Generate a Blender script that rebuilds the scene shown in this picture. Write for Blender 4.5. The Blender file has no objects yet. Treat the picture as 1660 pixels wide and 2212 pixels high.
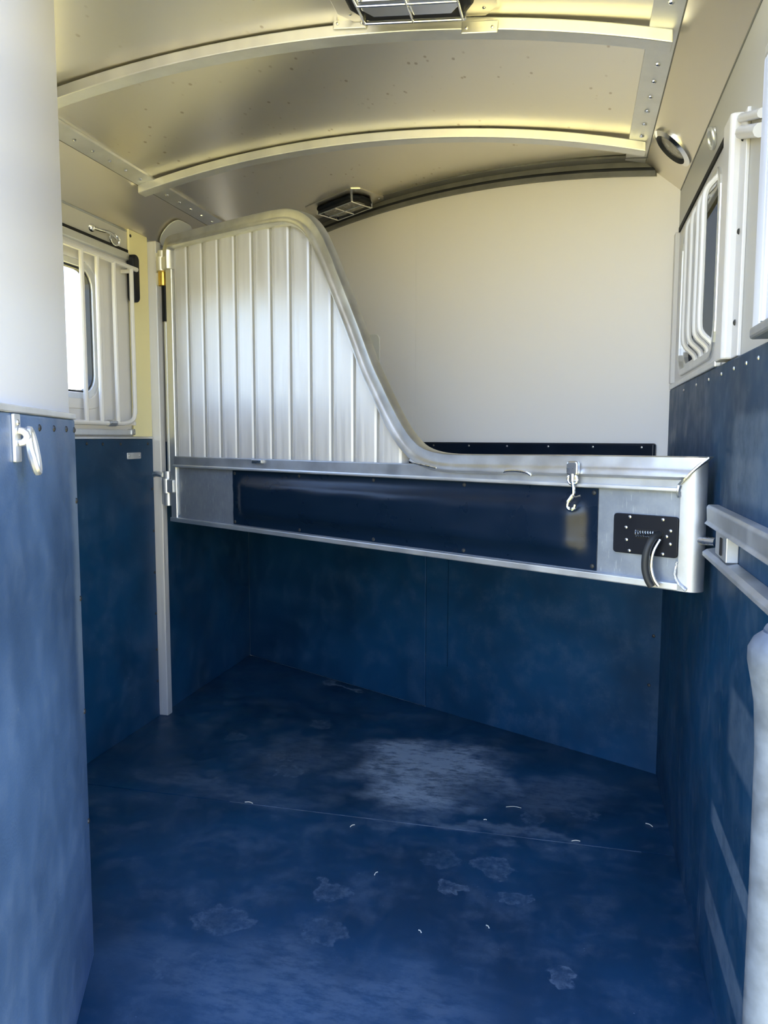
import bpy, bmesh, math, random
from mathutils import Vector, Matrix
random.seed(7)
SC = bpy.context.scene
COL = SC.collection
R = math.radians

# ------------------------------------------------------------------ camera
# world: x right, y forward along the trailer, z up, trailer floor at z = 0 (metres)
F_PX, YAW, PITCH, ROLL, CAM_H = 1670.2, 0.24128, 0.09624, 0.00143, 1.22
cam_d = bpy.data.cameras.new('camera'); cam = bpy.data.objects.new('camera', cam_d); COL.objects.link(cam)
fw = Vector((-math.sin(YAW)*math.cos(PITCH), math.cos(YAW)*math.cos(PITCH), -math.sin(PITCH)))
rt = Vector((math.cos(YAW), math.sin(YAW), 0)); up = rt.cross(fw)
r2 = rt*math.cos(ROLL) + up*math.sin(ROLL); u2 = up*math.cos(ROLL) - rt*math.sin(ROLL)
M = Matrix((r2, u2, -fw)).transposed().to_4x4(); M.translation = (0, 0, CAM_H)
cam.matrix_world = M
cam_d.sensor_fit = 'VERTICAL'; cam_d.sensor_height = 36.0; cam_d.sensor_width = 36.0*1660/2212
cam_d.lens = 36.0*F_PX/2212; cam_d.clip_start = 0.02; cam_d.clip_end = 400
SC.camera = cam

# ------------------------------------------------------------------ sky, sun, exposure
SUN_ELEV, SUN_AZ = R(52), R(12)          # sun stands ahead of the trailer, a little to the right
w = bpy.data.worlds.new('sky'); SC.world = w; w.use_nodes = True
nt = w.node_tree; nt.nodes.clear()
sky = nt.nodes.new('ShaderNodeTexSky'); sky.sky_type = 'NISHITA'; sky.sun_disc = False
sky.sun_elevation = SUN_ELEV; sky.sun_rotation = SUN_AZ; sky.air_density = 1.0; sky.dust_density = 1.4; sky.ozone_density = 1.0
bg = nt.nodes.new('ShaderNodeBackground'); bg.inputs['Strength'].default_value = 0.44
ow = nt.nodes.new('ShaderNodeOutputWorld')
tint = nt.nodes.new('ShaderNodeMix'); tint.data_type = 'RGBA'; tint.blend_type = 'MULTIPLY'; tint.inputs[0].default_value = 1.0
tint.inputs[7].default_value = (1.02, .98, 1.05, 1)          # slightly milky summer sky
nt.links.new(sky.outputs[0], tint.inputs[6]); nt.links.new(tint.outputs[2], bg.inputs[0]); nt.links.new(bg.outputs[0], ow.inputs[0])
sun_d = bpy.data.lights.new('sun', 'SUN'); sun_d.energy = 9.0; sun_d.angle = R(0.6); sun_d.color = (1.0, 0.93, 0.86)
sun = bpy.data.objects.new('sun', sun_d); COL.objects.link(sun)
sdir = Vector((math.sin(SUN_AZ)*math.cos(SUN_ELEV), math.cos(SUN_AZ)*math.cos(SUN_ELEV), math.sin(SUN_ELEV)))
sun.rotation_euler = sdir.to_track_quat('Z', 'Y').to_euler(); sun.location = (3, 12, 14)
SC.view_settings.view_transform = 'Standard'; SC.view_settings.look = 'None'
SC.view_settings.gamma = 1.0; SC.view_settings.use_curve_mapping = False
SC.view_settings.exposure = 1.82
SC.cycles.use_adaptive_sampling = False
SC.cycles.max_bounces = 10; SC.cycles.diffuse_bounces = 6; SC.cycles.glossy_bounces = 6
SC.cycles.sample_clamp_indirect = 8.0; SC.cycles.caustics_reflective = True

# ------------------------------------------------------------------ mesh helpers
def box(bm, x0, x1, y0, y1, z0, z1):
    vs = [bm.verts.new(c) for c in ((x0,y0,z0),(x1,y0,z0),(x1,y1,z0),(x0,y1,z0),(x0,y0,z1),(x1,y0,z1),(x1,y1,z1),(x0,y1,z1))]
    for f in ((0,3,2,1),(4,5,6,7),(0,1,5,4),(1,2,6,5),(2,3,7,6),(3,0,4,7)): bm.faces.new([vs[i] for i in f])
    return vs
def B(*a):
    bm = bmesh.new(); box(bm, *a); return bm
def prism(bm, pts, mp, t0, t1):
    """extrude polygon pts (a, b) from t0 to t1; mp(a, b, t) -> xyz"""
    lo = [bm.verts.new(mp(a, b, t0)) for a, b in pts]; hi = [bm.verts.new(mp(a, b, t1)) for a, b in pts]
    n = len(pts)
    bm.faces.new(lo[::-1]); bm.faces.new(hi)
    for i in range(n): bm.faces.new((lo[i], lo[(i+1) % n], hi[(i+1) % n], hi[i]))
    return lo, hi
XY = lambda a, b, t: (a, b, t)
XZ = lambda a, b, t: (a, t, b)
YZ = lambda a, b, t: (t, a, b)
def P(pts, mp, t0, t1):
    bm = bmesh.new(); prism(bm, pts, mp, t0, t1); return bm
def rrect(a0, a1, b0, b1, r, n=5):
    out = []
    for cx, cy, s in ((a1-r, b0+r, -90), (a1-r, b1-r, 0), (a0+r, b1-r, 90), (a0+r, b0+r, 180)):
        for k in range(n+1):
            t = R(s + 90*k/n); out.append((cx + r*math.cos(t), cy + r*math.sin(t)))
    return out
def ring(outer, inner, mp, t0, t1, n=5):
    """plate with a rounded hole; outer = (a0,a1,b0,b1) sharp or list; inner = rrect list made with the same n"""
    bm = bmesh.new()
    if isinstance(outer, tuple):
        a0, a1, b0, b1 = outer; cs = ((a1,b0),(a1,b1),(a0,b1),(a0,b0))
        outer = []
        for c in range(4): outer += [cs[c]]*(n+1)
    N = len(inner)
    def vs(l, t):
        cache = {}; o = []
        for p in l:
            if p not in cache: cache[p] = bm.verts.new(mp(p[0], p[1], t))
            o.append(cache[p])
        return o
    o0, o1, i0, i1 = vs(outer, t0), vs(outer, t1), vs(inner, t0), vs(inner, t1)
    def face(*v):
        u = []
        for x in v:
            if x not in u: u.append(x)
        if len(u) > 2:
            try: bm.faces.new(u)
            except ValueError: pass
    for k in range(N):
        j = (k+1) % N
        face(o0[k], i0[k], i0[j], o0[j]); face(o1[k], o1[j], i1[j], i1[k])
        face(i0[k], i1[k], i1[j], i0[j]); face(o0[k], o0[j], o1[j], o1[k])
    return bm
def sweep(bm, path, prof, upv=None, closed=False, caps=True):
    """sweep profile prof [(side, up)] along path of Vectors"""
    path = [Vector(p) for p in path]; rings = []
    n = len(path)
    for i, p in enumerate(path):
        if closed: t = (path[(i+1) % n] - path[i-1])
        else: t = path[min(i+1, n-1)] - path[max(i-1, 0)]
        t.normalize()
        if upv is None:
            ref = Vector((0,0,1)) if abs(t.z) < 0.9 else Vector((0,1,0))
            if i == 0: side = t.cross(ref).normalized()
            else:
                side = (side - t*side.dot(t)).normalized()
            u = side.cross(t)
        else:
            u = (Vector(upv) - t*Vector(upv).dot(t)).normalized(); side = t.cross(u).normalized()
        rings.append([bm.verts.new(p + side*a + u*b) for a, b in prof])
    m = len(prof)
    for i in range(n if closed else n-1):
        A, Bq = rings[i], rings[(i+1) % n]
        for k in range(m): bm.faces.new((A[k], A[(k+1) % m], Bq[(k+1) % m], Bq[k]))
    if caps and not closed:
        bm.faces.new(rings[0][::-1]); bm.faces.new(rings[-1])
    return rings
def circ(r, n=10): return [(r*math.cos(2*math.pi*k/n), r*math.sin(2*math.pi*k/n)) for k in range(n)]
def T(path, r, n=10, closed=False):
    bm = bmesh.new(); sweep(bm, path, circ(r, n), closed=closed); return bm
def arc3(pts, k=6):
    """Catmull-Rom smooth path"""
    pts = [Vector(p) for p in pts]; out = []
    for i in range(len(pts)-1):
        p0, p1, p2, p3 = pts[max(i-1,0)], pts[i], pts[i+1], pts[min(i+2, len(pts)-1)]
        for j in range(k):
            t = j/k
            out.append(0.5*((2*p1) + (p2-p0)*t + (2*p0-5*p1+4*p2-p3)*t*t + (3*p1-p0-3*p2+p3)*t**3))
    out.append(pts[-1]); return out
def dome(bm, c, nrm, r, h, seg=8):
    c = Vector(c); q = Vector(nrm).normalized().to_track_quat('Z', 'Y')
    prev = None
    for rr, hh in ((1.0, 0.0), (0.85, 0.6), (0.45, 0.93)):
        rg = [bm.verts.new(c + q @ Vector((r*rr*math.cos(2*math.pi*k/seg), r*rr*math.sin(2*math.pi*k/seg), h*hh))) for k in range(seg)]
        if prev:
            for k in range(seg): bm.faces.new((prev[k], prev[(k+1) % seg], rg[(k+1) % seg], rg[k]))
        else: bm.faces.new(rg[::-1])
        prev = rg
    tip = bm.verts.new(c + q @ Vector((0, 0, h)))
    for k in range(seg): bm.faces.new((prev[k], prev[(k+1) % seg], tip))
def obj(name, bm, mat, parent=None, bevel=0.0, smooth=False, loc=None, seg=2):
    bmesh.ops.recalc_face_normals(bm, faces=bm.faces)
    me = bpy.data.meshes.new(name); bm.to_mesh(me); bm.free()
    me.materials.append(MT[mat] if isinstance(mat, str) else mat)
    o = bpy.data.objects.new(name, me); COL.objects.link(o)
    if parent: o.parent = parent
    if loc: o.location = loc
    if smooth:
        for p in me.polygons: p.use_smooth = True
        try: me.set_sharp_from_angle(angle=R(38))
        except Exception: pass
    if bevel:
        b = o.modifiers.new('bevel', 'BEVEL'); b.width = bevel; b.segments = seg; b.limit_method = 'ANGLE'; b.angle_limit = R(35)
        b.harden_normals = False
    return o
def copy(o, parent, loc, rot=None):
    c = o.copy(); COL.objects.link(c); c.parent = parent; c.location = loc
    if rot: c.rotation_euler = rot
    return c
def thing(name, label, cat, loc=(0,0,0), rz=0.0, group=None):
    o = bpy.data.objects.new(name, None); COL.objects.link(o); o.empty_display_size = 0.05
    o.location = loc; o.rotation_euler = (0, 0, rz); tag(o, label, cat, group); return o
def tag(o, label, cat, group=None):
    o['label'] = label; o['category'] = cat
    if group: o['group'] = group
    return o
def struct(o, label, cat):
    o['kind'] = 'structure'; o['label'] = label; o['category'] = cat; return o
def frame(name, label, cat, loc=(0,0,0), rz=0.0):
    o = thing(name, label, cat, loc, rz); o['kind'] = 'structure'; return o

# ------------------------------------------------------------------ materials
MT = {}
class N:
    def __init__(s, name):
        s.m = bpy.data.materials.new(name); s.m.use_nodes = True; s.t = s.m.node_tree; s.t.nodes.clear()
        s.out = s.add('ShaderNodeOutputMaterial'); s.b = s.add('ShaderNodeBsdfPrincipled')
        s.t.links.new(s.b.outputs[0], s.out.inputs[0]); s.co = s.add('ShaderNodeTexCoord').outputs['Object']
        MT[name] = s.m
    def add(s, k): return s.t.nodes.new(k)
    def L(s, a, b):
        if hasattr(a, 'links'): s.t.links.new(a, b)
        else: b.default_value = a
    def noise(s, scale, detail=3, rough=.55, stretch=None, dist=0.0):
        n = s.add('ShaderNodeTexNoise'); n.inputs['Scale'].default_value = scale; n.inputs['Detail'].default_value = detail
        n.inputs['Roughness'].default_value = rough; n.inputs['Distortion'].default_value = dist
        v = s.co
        if stretch: v = s.vm('MULTIPLY', s.co, stretch)
        s.L(v, n.inputs['Vector']); return n.outputs[0]
    def vm(s, op, a, b=None):
        n = s.add('ShaderNodeVectorMath'); n.operation = op; s.L(a, n.inputs[0])
        if b is not None: s.L(b, n.inputs[1])
        return n.outputs['Value'] if op in ('LENGTH', 'DISTANCE', 'DOT_PRODUCT') else n.outputs[0]
    def ma(s, op, a, b=0.0, clamp=False):
        n = s.add('ShaderNodeMath'); n.operation = op; n.use_clamp = clamp; s.L(a, n.inputs[0]); s.L(b, n.inputs[1]); return n.outputs[0]
    def step(s, v, lo, hi, o0=0.0, o1=1.0):
        n = s.add('ShaderNodeMapRange'); n.interpolation_type = 'SMOOTHSTEP'; s.L(v, n.inputs[0])
        for i, x in enumerate((lo, hi, o0, o1)): n.inputs[i+1].default_value = x
        return n.outputs[0]
    def mix(s, f, a, b):
        n = s.add('ShaderNodeMix'); n.data_type = 'RGBA'; s.L(f, n.inputs[0])
        for v, i in ((a, 6), (b, 7)):
            s.L((*v, 1.0) if isinstance(v, tuple) and len(v) == 3 else v, n.inputs[i])
        return n.outputs[2]
    def bump(s, h, strength=.2, dist=.01):
        n = s.add('ShaderNodeBump'); n.inputs['Strength'].default_value = strength; n.inputs['Distance'].default_value = dist
        s.L(h, n.inputs['Height']); s.L(n.outputs[0], s.b.inputs['Normal'])
    def set(s, base=None, rough=None, metal=None, spec=None, **k):
        for v, nm in ((base, 'Base Color'), (rough, 'Roughness'), (metal, 'Metallic'), (spec, 'Specular IOR Level')):
            if v is not None: s.L((*v, 1.0) if isinstance(v, tuple) else v, s.b.inputs[nm])
        for nm, v in k.items(): s.L(v, s.b.inputs[nm.replace('_', ' ')])
        return s
def plain(name, base, rough=.4, metal=0.0, var=.08, nsc=6.0, bump=0.0, bsc=60.0, stretch=None, spec=None):
    n = N(name)
    if not var: return n.set(base, rough, metal, spec)
    f = n.noise(nsc, 4, stretch=stretch)
    n.set(n.mix(n.step(f, .3, .7), tuple(c*(1-var) for c in base), tuple(min(1, c*(1+var)) for c in base)),
          n.step(f, .25, .75, max(.02, rough*.85), min(1, rough*1.15)), metal, spec)
    if bump: n.bump(n.noise(bsc, 2, stretch=stretch), bump, .002)
    return n
RUB = (0.0034, 0.0375, 0.094); DUST = (0.28, 0.36, 0.46)
def rubber(name, base=RUB, dusty=.07, rough=.5, extra=None, streak=False, grain=420, gs=.12):
    n = N(name)
    c = n.mix(n.step(n.noise(1.7, 4), .3, .7), tuple(x*.7 for x in base), tuple(x*1.35 for x in base))
    d = n.ma('MULTIPLY', n.step(n.noise(7, 8, .75), .45, .72), dusty)
    sp = n.step(n.noise(130, 2, .6), .71, .78)
    sp = n.ma('MULTIPLY', sp, n.step(n.noise(7, 3), .45, .65))
    d = n.ma('MAXIMUM', d, n.ma('MULTIPLY', sp, .7))
    if streak:
        st = n.step(n.noise(9, 3, .6, stretch=(1, 9, .8)), .58, .76)
        d = n.ma('MAXIMUM', d, n.ma('MULTIPLY', n.ma('MULTIPLY', st, n.step(n.noise(2.2, 2), .42, .62)), .34))
    if extra: d = extra(n, d)
    n.set(n.mix(d, c, DUST), n.step(n.noise(14, 4), .3, .7, rough*.85, rough*1.2), 0.0, .34)
    n.bump(n.noise(grain, 2), gs, .001)
    return n
def blob(n, d, cx, cy, rx, ry, amt, rot=0.0, sharp=.5, tex=None, rim=False):
    """worn or dusty patch with a ragged outline, in the mat's own plane"""
    p = n.vm('SUBTRACT', n.wp, (cx, cy, 0.0))
    if rot:
        m = n.add('ShaderNodeVectorRotate'); m.rotation_type = 'Z_AXIS'; n.L(p, m.inputs['Vector']); m.inputs['Angle'].default_value = -rot; p = m.outputs[0]
    l = n.vm('LENGTH', n.vm('MULTIPLY', p, (1/rx, 1/ry, 0.0)))
    m = n.step(l, sharp, 1.0, 1.0, 0.0)
    if rim: m = n.ma('MULTIPLY', n.step(l, .85, 1.0, 1.0, 0.0), n.step(l, .30, .85, .55, 1.0))
    if tex is not None: m = n.ma('MULTIPLY', m, tex)
    return n.ma('MAXIMUM', d, n.ma('MULTIPLY', m, amt))
FW_ROT = math.atan2(-.4634, .886)
def floor_dust(n, d):
    wv = n.add('ShaderNodeTexNoise'); wv.inputs['Scale'].default_value = 6; wv.inputs['Detail'].default_value = 4; n.L(n.co, wv.inputs['Vector'])
    off = n.vm('MULTIPLY', n.vm('SUBTRACT', wv.outputs['Color'], (.5, .5, .5)), (.42, .42, 0))
    n.wp = n.vm('ADD', n.co, off)
    brush = n.step(n.noise(14, 7, .75, stretch=(1, 2.4, 1)), .32, .60, .18, 1.0)
    for bx, by, bw, bh, am, ro in ((-.55, 2.72, .30, .34, .75, -15), (-.62, 2.84, .26, .20, .6, 10), (-.40, 2.86, .24, .22, .65, -25), (-.50, 2.48, .24, .20, .62, 0), (-.30, 2.68, .20, .22, .42, 20)):
        d = n.ma('ADD', d, blob(n, 0.0, bx, by, bw, bh, am*1.05, R(ro), .10, brush))
    d = n.ma('MINIMUM', d, .85)
    d = blob(n, d, -1.075, 3.578, .17, .022, .55, FW_ROT, .4, brush)
    d = blob(n, d, -.02, 2.62, .26, .24, .22, R(20), .3, brush)
    d = blob(n, d, -1.0, 2.72, .30, .30, .16, 0, .3, brush)
    d = blob(n, d, -1.15, 2.38, .55, .10, .16, 0, .3, brush)
    d = blob(n, d, -.25, 2.30, .50, .06, .28, 0, .3, brush)
    d = blob(n, d, -.55, 1.50, .65, .22, .20, 0, .2, brush)
    wq = n.add('ShaderNodeTexNoise'); wq.inputs['Scale'].default_value = 22; wq.inputs['Detail'].default_value = 5; n.L(n.co, wq.inputs['Vector'])
    wv2 = n.vm('MULTIPLY', n.vm('SUBTRACT', wq.outputs['Color'], (.5, .5, .5)), (.11, .11, 0))
    n.wp = n.vm('ADD', n.co, wv2)
    fine = n.step(n.noise(45, 4, .7), .35, .65, .15, 1.0)
    for cx, cy, rx, ry, a, ro in ((-1.32, 2.83, .055, .045, .25, 0), (-1.03, 3.04, .05, .05, .3, 0), (-1.06, 2.69, .06, .035, .4, 0),
        (-.96, 2.71, .055, .035, .35, 0), (-.99, 2.575, .07, .05, .4, 0), (-.306, 1.995, .048, .026, .42, R(-6)), (-.205, 2.12, .075, .05, .30, R(-50)),
        (-.12, 1.975, .045, .03, .32, 0), (-.61, 1.89, .06, .05, .30, R(20)), (-.84, 1.70, .085, .06, .26, 0), (-.57, 1.72, .06, .06, .22, 0),
        (0.0, 1.70, .03, .04, .40, 0), (-.85, 1.53, .09, .05, .22, R(30)), (-.35, 2.11, .06, .05, .18, 0), (.05, 2.5, .05, .05, .25, 0), (-.10, 2.42, .04, .05, .28, 0)):
        d = blob(n, d, cx, cy, rx, ry, a*.75, ro, .55, fine, True)
    return d
def pale_bands(n, d):
    """pale mottled bands along the right wall, at set heights"""
    sx = n.add('ShaderNodeSeparateXYZ'); n.L(n.co, sx.inputs[0]); z = sx.outputs[2]; y = sx.outputs[1]
    tex = n.step(n.noise(30, 5, .7), .25, .6, .45, 1.0)
    for zc, hw, y1, a in ((.395, .028, 1.80, .30), (.185, .045, 1.84, .24), (.66, .08, 1.66, .20), (1.18, .10, 1.75, .22)):
        m = n.ma('MULTIPLY', n.step(n.ma('ABSOLUTE', n.ma('SUBTRACT', z, zc)), hw*.7, hw, 1, 0), n.step(y, y1-.06, y1, 1, 0))
        d = n.ma('MAXIMUM', d, n.ma('MULTIPLY', n.ma('MULTIPLY', m, tex), a))
    return d
rubber('rubber_wall'); rubber('rubber_wall_streaked', streak=True, extra=pale_bands)
def edge_wear(n, d):
    sx = n.add('ShaderNodeSeparateXYZ'); n.L(n.co, sx.inputs[0])
    x = n.ma('ADD', sx.outputs[0], n.ma('MULTIPLY', n.ma('SUBTRACT', n.noise(9, 4), .5), .05))
    m = n.ma('MULTIPLY', n.step(x, .03, .10, 1, 0), n.ma('MULTIPLY', n.step(sx.outputs[2], .50, .80, 0, 1), n.step(sx.outputs[2], 1.12, 1.20, 1, 0)))
    return n.ma('MAXIMUM', d, n.ma('MULTIPLY', m, .42))
rubber('rubber_partition', extra=edge_wear, base=(.050, .098, .205), dusty=.09, rough=.40, grain=190, gs=.45); rubber('rubber_mat', dusty=.12, rough=.48, extra=floor_dust)
plain('vinyl_pad', (.003, .008, .020), .32, var=.2, nsc=9, bump=.05, bsc=300, spec=.3)
plain('vinyl_pad_blue', (.003, .011, .028), .30, var=.06, nsc=9, bump=.04, bsc=300, spec=.33)
plain('aluminium', (.80, .81, .82), .46, .9, .06, 9, .05, 120, stretch=(1, 1, .2))
n = plain('aluminium_slat', (.62, .62, .64), .50, .55, .03, 14, .03, 90, stretch=(6, 6, .25))
tg = n.add('ShaderNodeTangent'); tg.direction_type = 'RADIAL'; tg.axis = 'Z'      # brushed lengthwise
n.L(tg.outputs[0], n.b.inputs['Tangent']); n.b.inputs['Anisotropic'].default_value = .85
plain('aluminium_dull', (.50, .52, .55), .50, .9, .12, 12, .08, 160)
plain('aluminium_tube', (.62, .63, .64), .40, .95, .10, 14, .05, 120)
plain('weld', (.82, .83, .85), .30, 1.0, .1, 60, .3, 200)
plain('chrome', (.85, .86, .88), .10, 1.0, .02)
plain('steel', (.62, .62, .63), .28, 1.0, .06, 30)
plain('brass', (.75, .52, .12), .35, .9, .15, 40)
plain('black_plastic', (.004, .006, .012), .45, var=.2, spec=.28)
plain('dark_slot', (.004, .004, .005), .8, var=.1)
plain('white_panel', (.57, .575, .60), .22, var=0)
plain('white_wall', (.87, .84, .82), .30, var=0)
plain('wall_grey', (.47, .465, .44), .34, var=0)  # wall metal tone; also holds the shade of the right wall's recess
plain('white_paint', (.63, .62, .62), .30, var=0)
plain('cream_film', (.78, .72, .42), .42, var=0)
plain('grey_trim', (.17, .17, .165), .45, var=.15, nsc=12)
plain('seal_rubber', (.02, .022, .024), .55, var=.2)
plain('weathered_grey', (.14, .165, .205), .55, var=.30, nsc=14, bump=.3, bsc=40)
plain('straw', (.72, .68, .56), .6, var=.15)
plain('grass', (.38, .318, .090), .9, var=.35, nsc=.6)
plain('gravel_edge', (.35, .34, .30), .9, var=.2)
plain('plate_pale', (.76, .77, .73), .35, var=0)
plain('lens_grey', (.30, .285, .26), .25, var=.2, nsc=60)
plain('groove_shade_grey', (.30, .30, .29), .6, var=0)  # flat grey for the shadow lines between slats
plain('seam_dust', (.20, .24, .30), .9, var=.5, nsc=9)
# gate sheet: scratched mill finish
n = N('aluminium_scratched'); f = n.noise(22, 5, .7); s_ = n.step(n.noise(60, 3, .6, stretch=(4, 1, .35)), .62, .72)
n.set(n.mix(n.ma('MULTIPLY', s_, .6), n.mix(n.step(f, .3, .7), (.25, .285, .345), (.31, .345, .40)), (.56, .59, .63)), n.step(f, .3, .7, .44, .54), .55)
n.bump(n.noise(60, 3), .03, .003)
# ceiling sheet: bright rolled aluminium, slightly buckled, flecked with dirt
n = N('aluminium_roof'); f = n.noise(2.4, 4)
v = n.add('ShaderNodeTexVoronoi'); v.inputs['Scale'].default_value = 30; n.L(n.vm('MULTIPLY', n.co, (1, .6, 1)), v.inputs['Vector'])
spot = n.ma('MULTIPLY', n.step(v.outputs['Distance'], .08, .19, 1, 0), n.step(n.noise(5, 3), .50, .60))
n.set(n.mix(n.ma('MULTIPLY', spot, .55), (.87, .835, .755), (.34, .24, .14)), .30, 1.0)
n.bump(n.noise(1.15, 0), .20, .03)
plain('aluminium_cove', (.79, .75, .68), .33, 1.0, 0)
# window panes
n = N('clear_pane'); n.t.nodes.remove(n.b)
tr = n.add('ShaderNodeBsdfTransparent'); gl = n.add('ShaderNodeBsdfGlossy'); gl.inputs['Roughness'].default_value = .02
tr.inputs[0].default_value = (.93, .95, .95, 1); mx = n.add('ShaderNodeMixShader'); fr = n.add('ShaderNodeValue'); fr.outputs[0].default_value = .05
n.t.links.new(fr.outputs[0], mx.inputs[0]); n.t.links.new(tr.outputs[0], mx.inputs[1]); n.t.links.new(gl.outputs[0], mx.inputs[2]); n.t.links.new(mx.outputs[0], n.out.inputs[0])
n = N('tinted_pane'); n.t.nodes.remove(n.b)
tr = n.add('ShaderNodeBsdfTransparent'); gl = n.add('ShaderNodeBsdfGlossy'); gl.inputs['Roughness'].default_value = .03
tr.inputs[0].default_value = (.105, .107, .103, 1); mx = n.add('ShaderNodeMixShader'); fr = n.add('ShaderNodeValue'); fr.outputs[0].default_value = .04
n.t.links.new(fr.outputs[0], mx.inputs[0]); n.t.links.new(tr.outputs[0], mx.inputs[1]); n.t.links.new(gl.outputs[0], mx.inputs[2]); n.t.links.new(mx.outputs[0], n.out.inputs[0])

# ------------------------------------------------------------------ key dimensions
XL, XLM = -1.745, -1.757           # left rubber face, left metal face
XR, XRM = 0.315, 0.327             # right rubber face, right metal face
Y0 = 1.20                          # open rear end of the trailer
XC = -0.715
def zroof(x): return 2.177 + 0.105*(1 - ((x-XC)/0.925)**2)
FW_A = Vector((-1.746, 3.949, 0)); FW_RZ = math.atan2(-.4634, .886)    # slanted front wall frame
def yfront(x): return 3.949 - (x + 1.746)*.4634/.886

# shared little fasteners, each mesh made once and copied
def fastener(mat, r, h, nrm):
    bm = bmesh.new(); dome(bm, (0,0,0), nrm, r, h)
    o = obj('proto', bm, mat, smooth=True); me = o.data; bpy.data.objects.remove(o); return me
SCREW_DARK = {k: fastener('seal_rubber', .0065, .004, v) for k, v in dict(right=(-1,0,0), left=(1,0,0), front=(0,-1,0), part=(0,1,0)).items()}
SCREW_BRIGHT = {k: fastener('steel', .0045, .003, v) for k, v in dict(right=(-1,0,0), left=(1,0,0), front=(0,-1,0), down=(0,0,-1)).items()}
RIVET_DOWN = fastener('chrome', .008, .006, (0,0,-1))
def put(name, me, parent, loc):
    o = bpy.data.objects.new(name, me); COL.objects.link(o); o.parent = parent; o.location = loc; return o

# ------------------------------------------------------------------ outside ground
bm = bmesh.new(); box(bm, -40, 40, -60, 40, -.55, -.45)
struct(obj('ground', bm, 'grass'), 'sunlit dry yellow-green grass around the trailer', 'ground')

# ------------------------------------------------------------------ floor
fl = struct(obj('floor', P([(XLM-.03, Y0), (XRM+.03, Y0), (XRM+.03, yfront(XRM)), (XLM-.03, yfront(XLM)+.06)], XY, -.06, -.012), 'seam_dust'),
            'navy rubber matted trailer floor scuffed with pale dust', 'floor')
g = .0025
mat1 = obj('rubber_mat', P([(XLM, Y0), (XRM, Y0), (XRM, 2.30-g), (XLM, 2.30-g)], XY, -.0119, 0), 'rubber_mat', fl)
mat2 = obj('rubber_mat', P([(XLM, 2.30+g), (XRM, 2.30+g), (XRM, yfront(XRM)), (XLM, yfront(XLM))], XY, -.0119, 0), 'rubber_mat', fl)

obj('seam_filler', B(-1.10, .22, 2.2985, 2.3015, -.0119, -.0008), 'seam_dust', fl)

# ------------------------------------------------------------------ walls
# left wall with its window opening
win_l = (1.98, 2.60, 1.372, 1.842)
wl = struct(obj('wall_left', ring((Y0, 3.95, -.012, 2.045), rrect(win_l[0]-.012, win_l[1]+.012, win_l[2]-.012, win_l[3]+.012, .085), YZ, XLM-.03, XLM), 'wall_grey'),
            'left trailer wall, navy rubber below and white metal with barred window above', 'wall')
rl = obj('rubber_panel', B(XLM, XL, Y0, 2.972, .0, 1.212), 'rubber_wall', wl, .004)
obj('rubber_panel', B(XLM, XL, 3.018, 3.975, .0, 1.20), 'rubber_wall', wl, .004)
obj('top_lip', B(XLM, XL+.003, Y0, 2.972, 1.212, 1.222), 'aluminium', wl, .002)
cr = obj('cream_cover', P([(2.835, 1.222), (2.974, 1.222), (2.974, 2.045), (2.835, 2.045)], YZ, XLM, XLM+.010), 'cream_film', wl, .003)
cr['label'] = 'cream yellow corner cover strip'
for y, z in ((2.51, 1.195), (2.61, 1.193), (2.73, 1.192), (2.93, 1.192), (2.955, 1.0), (2.958, .82), (2.958, .64), (2.957, .46), (2.957, .30), (2.957, .16)):
    put('screw', SCREW_DARK['left'], wl, (XL, y, z))
for z in (1.32, 1.42, 1.52, 1.62, 1.72): put('screw', SCREW_BRIGHT['left'], wl, (XLM+.010, 2.846, z))
for y in (2.846,): put('screw', SCREW_DARK['left'], wl, (XLM+.010, y, 2.02))

# right wall
win_r = (2.035, 2.66, 1.44, 1.85)
wr = struct(obj('wall_right', ring((Y0, 2.92, -.012, 2.065), rrect(win_r[0]-.012, win_r[1]+.012, win_r[2]-.012, win_r[3]+.012, .07), YZ, XRM, XRM+.03), 'wall_grey'),
            'right trailer wall, streaked navy rubber below and white metal above', 'wall')
obj('rubber_panel', B(XR, XRM, Y0, 2.872, 0, 1.385), 'rubber_wall_streaked', wr, .004)
for y in (1.42, 1.52, 1.62, 1.74, 1.88, 2.05, 2.25, 2.5): put('screw', SCREW_BRIGHT['right'], wr, (XR, y, 1.362))
obj('top_lip', B(XR-.004, XRM, 1.96, 2.86, 1.385, 1.402), 'aluminium', wr, .003)
# J-shaped vertical track and its flat flange, and the moulded lip beside it
obj('vertical_track', P([(.299, 1.812), (.305, 1.806), (.327, 1.806), (.327, 1.885), (.299, 1.885)], XY, 1.388, 1.895), 'white_paint', wr, .004)
tf = obj('track_flange', B(.319, .327, 1.742, 1.806, 1.388, 1.880), 'white_paint', wr, .002)
for z in (1.46, 1.645, 1.83): put('screw', SCREW_DARK['right'], tf, (.319, 1.775, z))
obj('moulded_lip', T(arc3([(.322, 1.812, 1.882), (.318, 1.79, 1.876), (.318, 1.72, 1.852), (.318, 1.60, 1.812)]), .009, 10), 'white_paint', wr, smooth=True)
obj('moulded_lip', T(arc3([(.324, 1.798, 1.852), (.316, 1.775, 1.842), (.316, 1.71, 1.820), (.316, 1.60, 1.782)]), .013, 10), 'white_paint', wr, smooth=True)

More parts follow.
